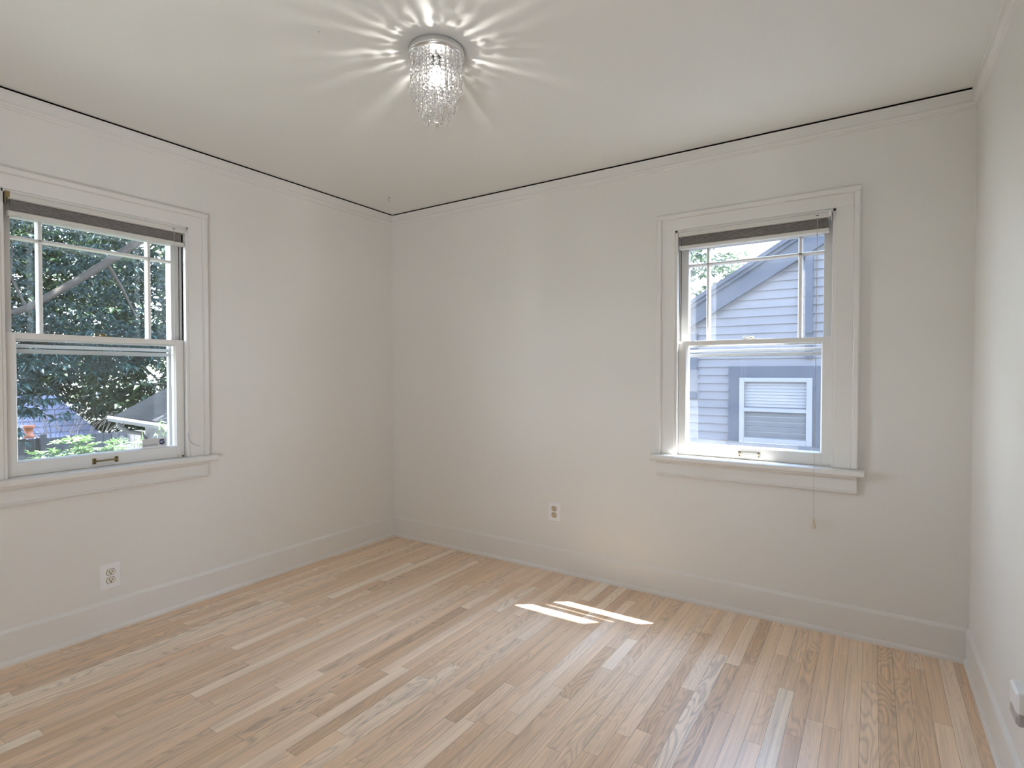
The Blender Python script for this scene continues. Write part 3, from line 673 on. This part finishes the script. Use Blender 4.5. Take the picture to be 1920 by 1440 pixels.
for _ in range(1100):
    y = random.uniform(-3.0, 2.8); wh.append(P(random.uniform(-8.8, -6.3), y, random.uniform(1.8, 4.4)))
foliage('foliage', 'laurel_leaf', lt_, wh, 9, 0.17, 0.045, 0.45)
foliage('shade_crown', 'laurel_leaf', lt_, [P(*in_ellipsoid((-5.6, 1.2, 6.3), (3.0, 4.4, 1.8))) for _ in range(1200)], 9, 0.30, 0.10, 0.35)  # unseen upper crown, added to shade the leaves below

# trees beyond the fence
for i, (x, y, hh, rr, lab) in enumerate(((-20.3, 3.5, 10.5, 3.2, 'bushy green tree furthest left beyond the grey fence'), (-13.2, 4.7, 9.0, 2.3, 'green tree with a dark trunk behind the garage roof'), (-20.5, 10.9, 10.5, 3.2, 'sunlit green tree furthest right beyond the garage'))):
    o = tag(empty('deciduous_tree', (x, y, -1.8)), lab, 'tree', 'trees beyond the fence')
    MB().tube([(0, 0, 0), (0.1, 0.0, 2.5), (0.0, 0.15, 5.0), (0.1, 0.1, hh - 1.5)], [0.30, 0.26, 0.2, 0.06], 10).build('trunk', 'dark_bark', o)
    foliage('foliage', 'backdrop_leaf', o, [in_ellipsoid((0, 0, hh * 0.5), (rr, rr, hh * 0.5), 0.1) for _ in range(3600 if rr > 3 else 1100)], 8, 0.30, 0.12, 0.3)

he = tag(empty('hedge', (-16.3, 6.4, -1.8)), 'dark leafy hedge between the shed roof and the garage', 'hedge')
foliage('foliage', 'backdrop_leaf', he, [(random.uniform(-0.6, 0.6), random.uniform(-2.6, 2.6), random.uniform(0.1, 2.9)) for _ in range(1300)], 8, 0.24, 0.10, 0.3)
for k in range(5): MB().tube([(0, -2.2 + 1.1 * k, 0), (0.1, -2.2 + 1.1 * k, 1.4), (0, -2.1 + 1.1 * k, 2.6)], [0.05, 0.04, 0.01], 6).build('stem', 'dark_bark', he)
# fence, terracotta pot, low roof behind
fe = tag(empty('board_fence', (-10.5, 0, -1.8)), 'weathered grey vertical board fence outside the left window', 'fence')
mb = MB(); y = -4.0
while y < 4.2:
    mb.box(-0.012, 0.012, y, y + 0.135, 0.05, 1.78 + random.uniform(-0.012, 0.012)); y += 0.142
mb.box(-0.05, -0.012, -4, 4.2, 0.35, 0.44); mb.box(-0.05, -0.012, -4, 4.2, 1.45, 1.54); mb.build('board_panel', 'fence_wood', fe)
for y in (-3.6, -1.4, 0.93, 3.1): MB().box(0.013, 0.10, y - 0.045, y + 0.045, 0, 1.86).build('post', 'fence_wood', fe)
tag(MB().lathe([(0.09, 0.0), (0.09, -0.05), (0.075, -0.055), (0.055, -0.17), (0.08, -0.18), (0.085, -0.24), (0.06, -0.25)], 18, (-10.445, 0.72, 0.25)).build('terracotta_pot', 'terracotta'), 'orange terracotta pot standing on the grey board fence', 'pot')
sh = tag(empty('shed', (-15.0, 2.2, -1.8)), 'low shed with a dappled grey shingle roof behind the fence', 'shed')
MB().box(-1.6, 1.5, -3.4, 0.6, 0, 1.36).build('wall', 'garage_wall', sh)
mb = MB()
for k in range(9):
    x0, x1 = 2.0 - 0.4 * k, 2.0 - 0.4 * (k + 1); za, zb = 1.34 + 0.12 * k, 1.34 + 0.12 * (k + 1)
    mb.prism([(x0, za), (x0, za + 0.025), (x1, zb), (x1, zb - 0.03)], 'y', -3.7, 0.8)
mb.build('roof', 'far_shingle', sh)

# garage with dark shingle roof at the right edge of the left window
ga = tag(empty('garage', (-8.0, 1.217, -1.8), R(-5.3)), 'grey garage with dark shingle roof and white gutter outside the left window', 'garage')
GL = 3.5; sl = 0.57; ez = 2.30
mb = MB(); n = 14
for k in range(n):
    ya_, yb_ = 0.0 + 2.3 * k / n, 2.3 * (k + 1) / n
    mb.prism([(ya_, ez + sl * ya_ - 0.01), (ya_, ez + sl * ya_ + 0.014), (yb_, ez + sl * yb_ + 0.004), (yb_, ez + sl * yb_ - 0.02)], 'x', 0, GL)
mb.prism([(2.3, ez + sl * 2.3 - 0.02), (2.3, ez + sl * 2.3 + 0.005), (4.6, ez + 0.005), (4.6, ez - 0.02)], 'x', 0, GL)
mb.build('roof', 'dark_shingle', ga)
mb = MB().prism([(0.34, 0), (0.34, ez + sl * 0.34 - 0.03), (2.3, ez + sl * 2.3 - 0.05), (4.26, ez + sl * 0.34 - 0.03), (4.26, 0)], 'x', 0.38, GL - 0.2); mb.build('wall', 'garage_wall', ga)
MB().prism([(0.0, ez - 0.012), (-0.09, ez + 0.01), (-0.10, ez - 0.03), (-0.08, ez - 0.085), (0.0, ez - 0.085)], 'x', -0.05, GL).prism([(0.0, ez - 0.10), (0.0, ez - 0.02), (2.3, ez + sl * 2.3 - 0.03), (2.3, ez + sl * 2.3 - 0.13)], 'x', 0.0, 0.03).build('gutter', 'house_white', ga)
MB().tube([(0.30, -0.04, ez - 0.08), (0.32, -0.02, ez - 0.16), (0.36, 0.10, ez - 0.26), (0.42, 0.28, ez - 0.30), (0.44, 0.31, ez - 0.40), (0.44, 0.31, 0.2)], 0.036, 8).build('downspout', 'house_white', ga)

# shrub and climbing stems under the left window
sb = tag(empty('shrub', (-4.1, -0.55, -1.8)), 'pale green rosette leaved shrub just below the left window', 'shrub')
for k in range(7):
    a_ = k * 0.9; MB().tube([(0, 0, 0), (0.18 * math.cos(a_), 0.22 * math.sin(a_), 1.2), (0.30 * math.cos(a_), 0.40 * math.sin(a_), 2.15)], [0.02, 0.014, 0.006], 6).build('stem', 'bark', sb)
wh = []
for cx_, cy_, cz_, rr, n in ((0.0, -0.10, 2.16, 0.20, 70), (0.0, 0.27, 2.10, 0.15, 50), (0.0, -0.42, 1.98, 0.20, 50), (-0.1, 0.05, 1.75, 0.40, 140), (0.05, 0.52, 2.02, 0.10, 14)):
    for _ in range(n): wh.append(in_ellipsoid((cx_, cy_, cz_), (rr, rr, rr * 1.25)))
foliage('foliage', 'shrub_leaf', sb, wh, 10, 0.075, 0.022, -0.45)
vi = tag(empty('climbing_plant', (-4.6, 0.24, -1.8)), 'slender plant with drooping pale leaves in front of the garage', 'plant')
wh = []
for (dy, dz, bend) in ((-0.06, 2.34, -0.02), (0.10, 2.46, 0.05), (0.16, 2.44, 0.10), (-0.02, 2.22, -0.06)):
    pts = [(0, 0.05, 0), (0.02, 0.05 + dy * 0.3, 1.2), (0.0, 0.05 + dy, dz - 0.2), (0.0, 0.05 + dy + bend, dz)]
    MB().tube(pts, [0.010, 0.008, 0.005, 0.003], 6).build('stem', 'vine_leaf', vi)
    for _ in range(5): wh.append((random.uniform(-0.03, 0.03), 0.05 + dy + bend + random.uniform(-0.07, 0.07), dz + random.uniform(-0.25, 0.02)))
foliage('foliage', 'vine_leaf', vi, wh, 5, 0.085, 0.03, 0.5)

# bare twiggy bush in front of the shed
tb = MB()
for k in range(70):
    p = Vector((random.uniform(-0.3, 0.3), random.uniform(-0.2, 0.2), 0.0)); d = Vector((random.gauss(0, 0.06), random.gauss(0, 0.40), 1)).normalized(); pts = [tuple(p)]
    for s in range(6):
        p = p + d * 0.40; d = (d + Vector((random.gauss(0, 0.07), random.gauss(0, 0.35), random.gauss(-0.08, 0.2)))).normalized(); pts.append(tuple(p))
    tb.tube(pts, [0.014, 0.012, 0.010, 0.008, 0.006, 0.005, 0.003], 5)
tag(tb.build('bare_bush', 'dark_bark', None, (-11.7, 1.7, -1.8)), 'tangle of bare dark twigs in front of the dappled shed roof', 'bush')
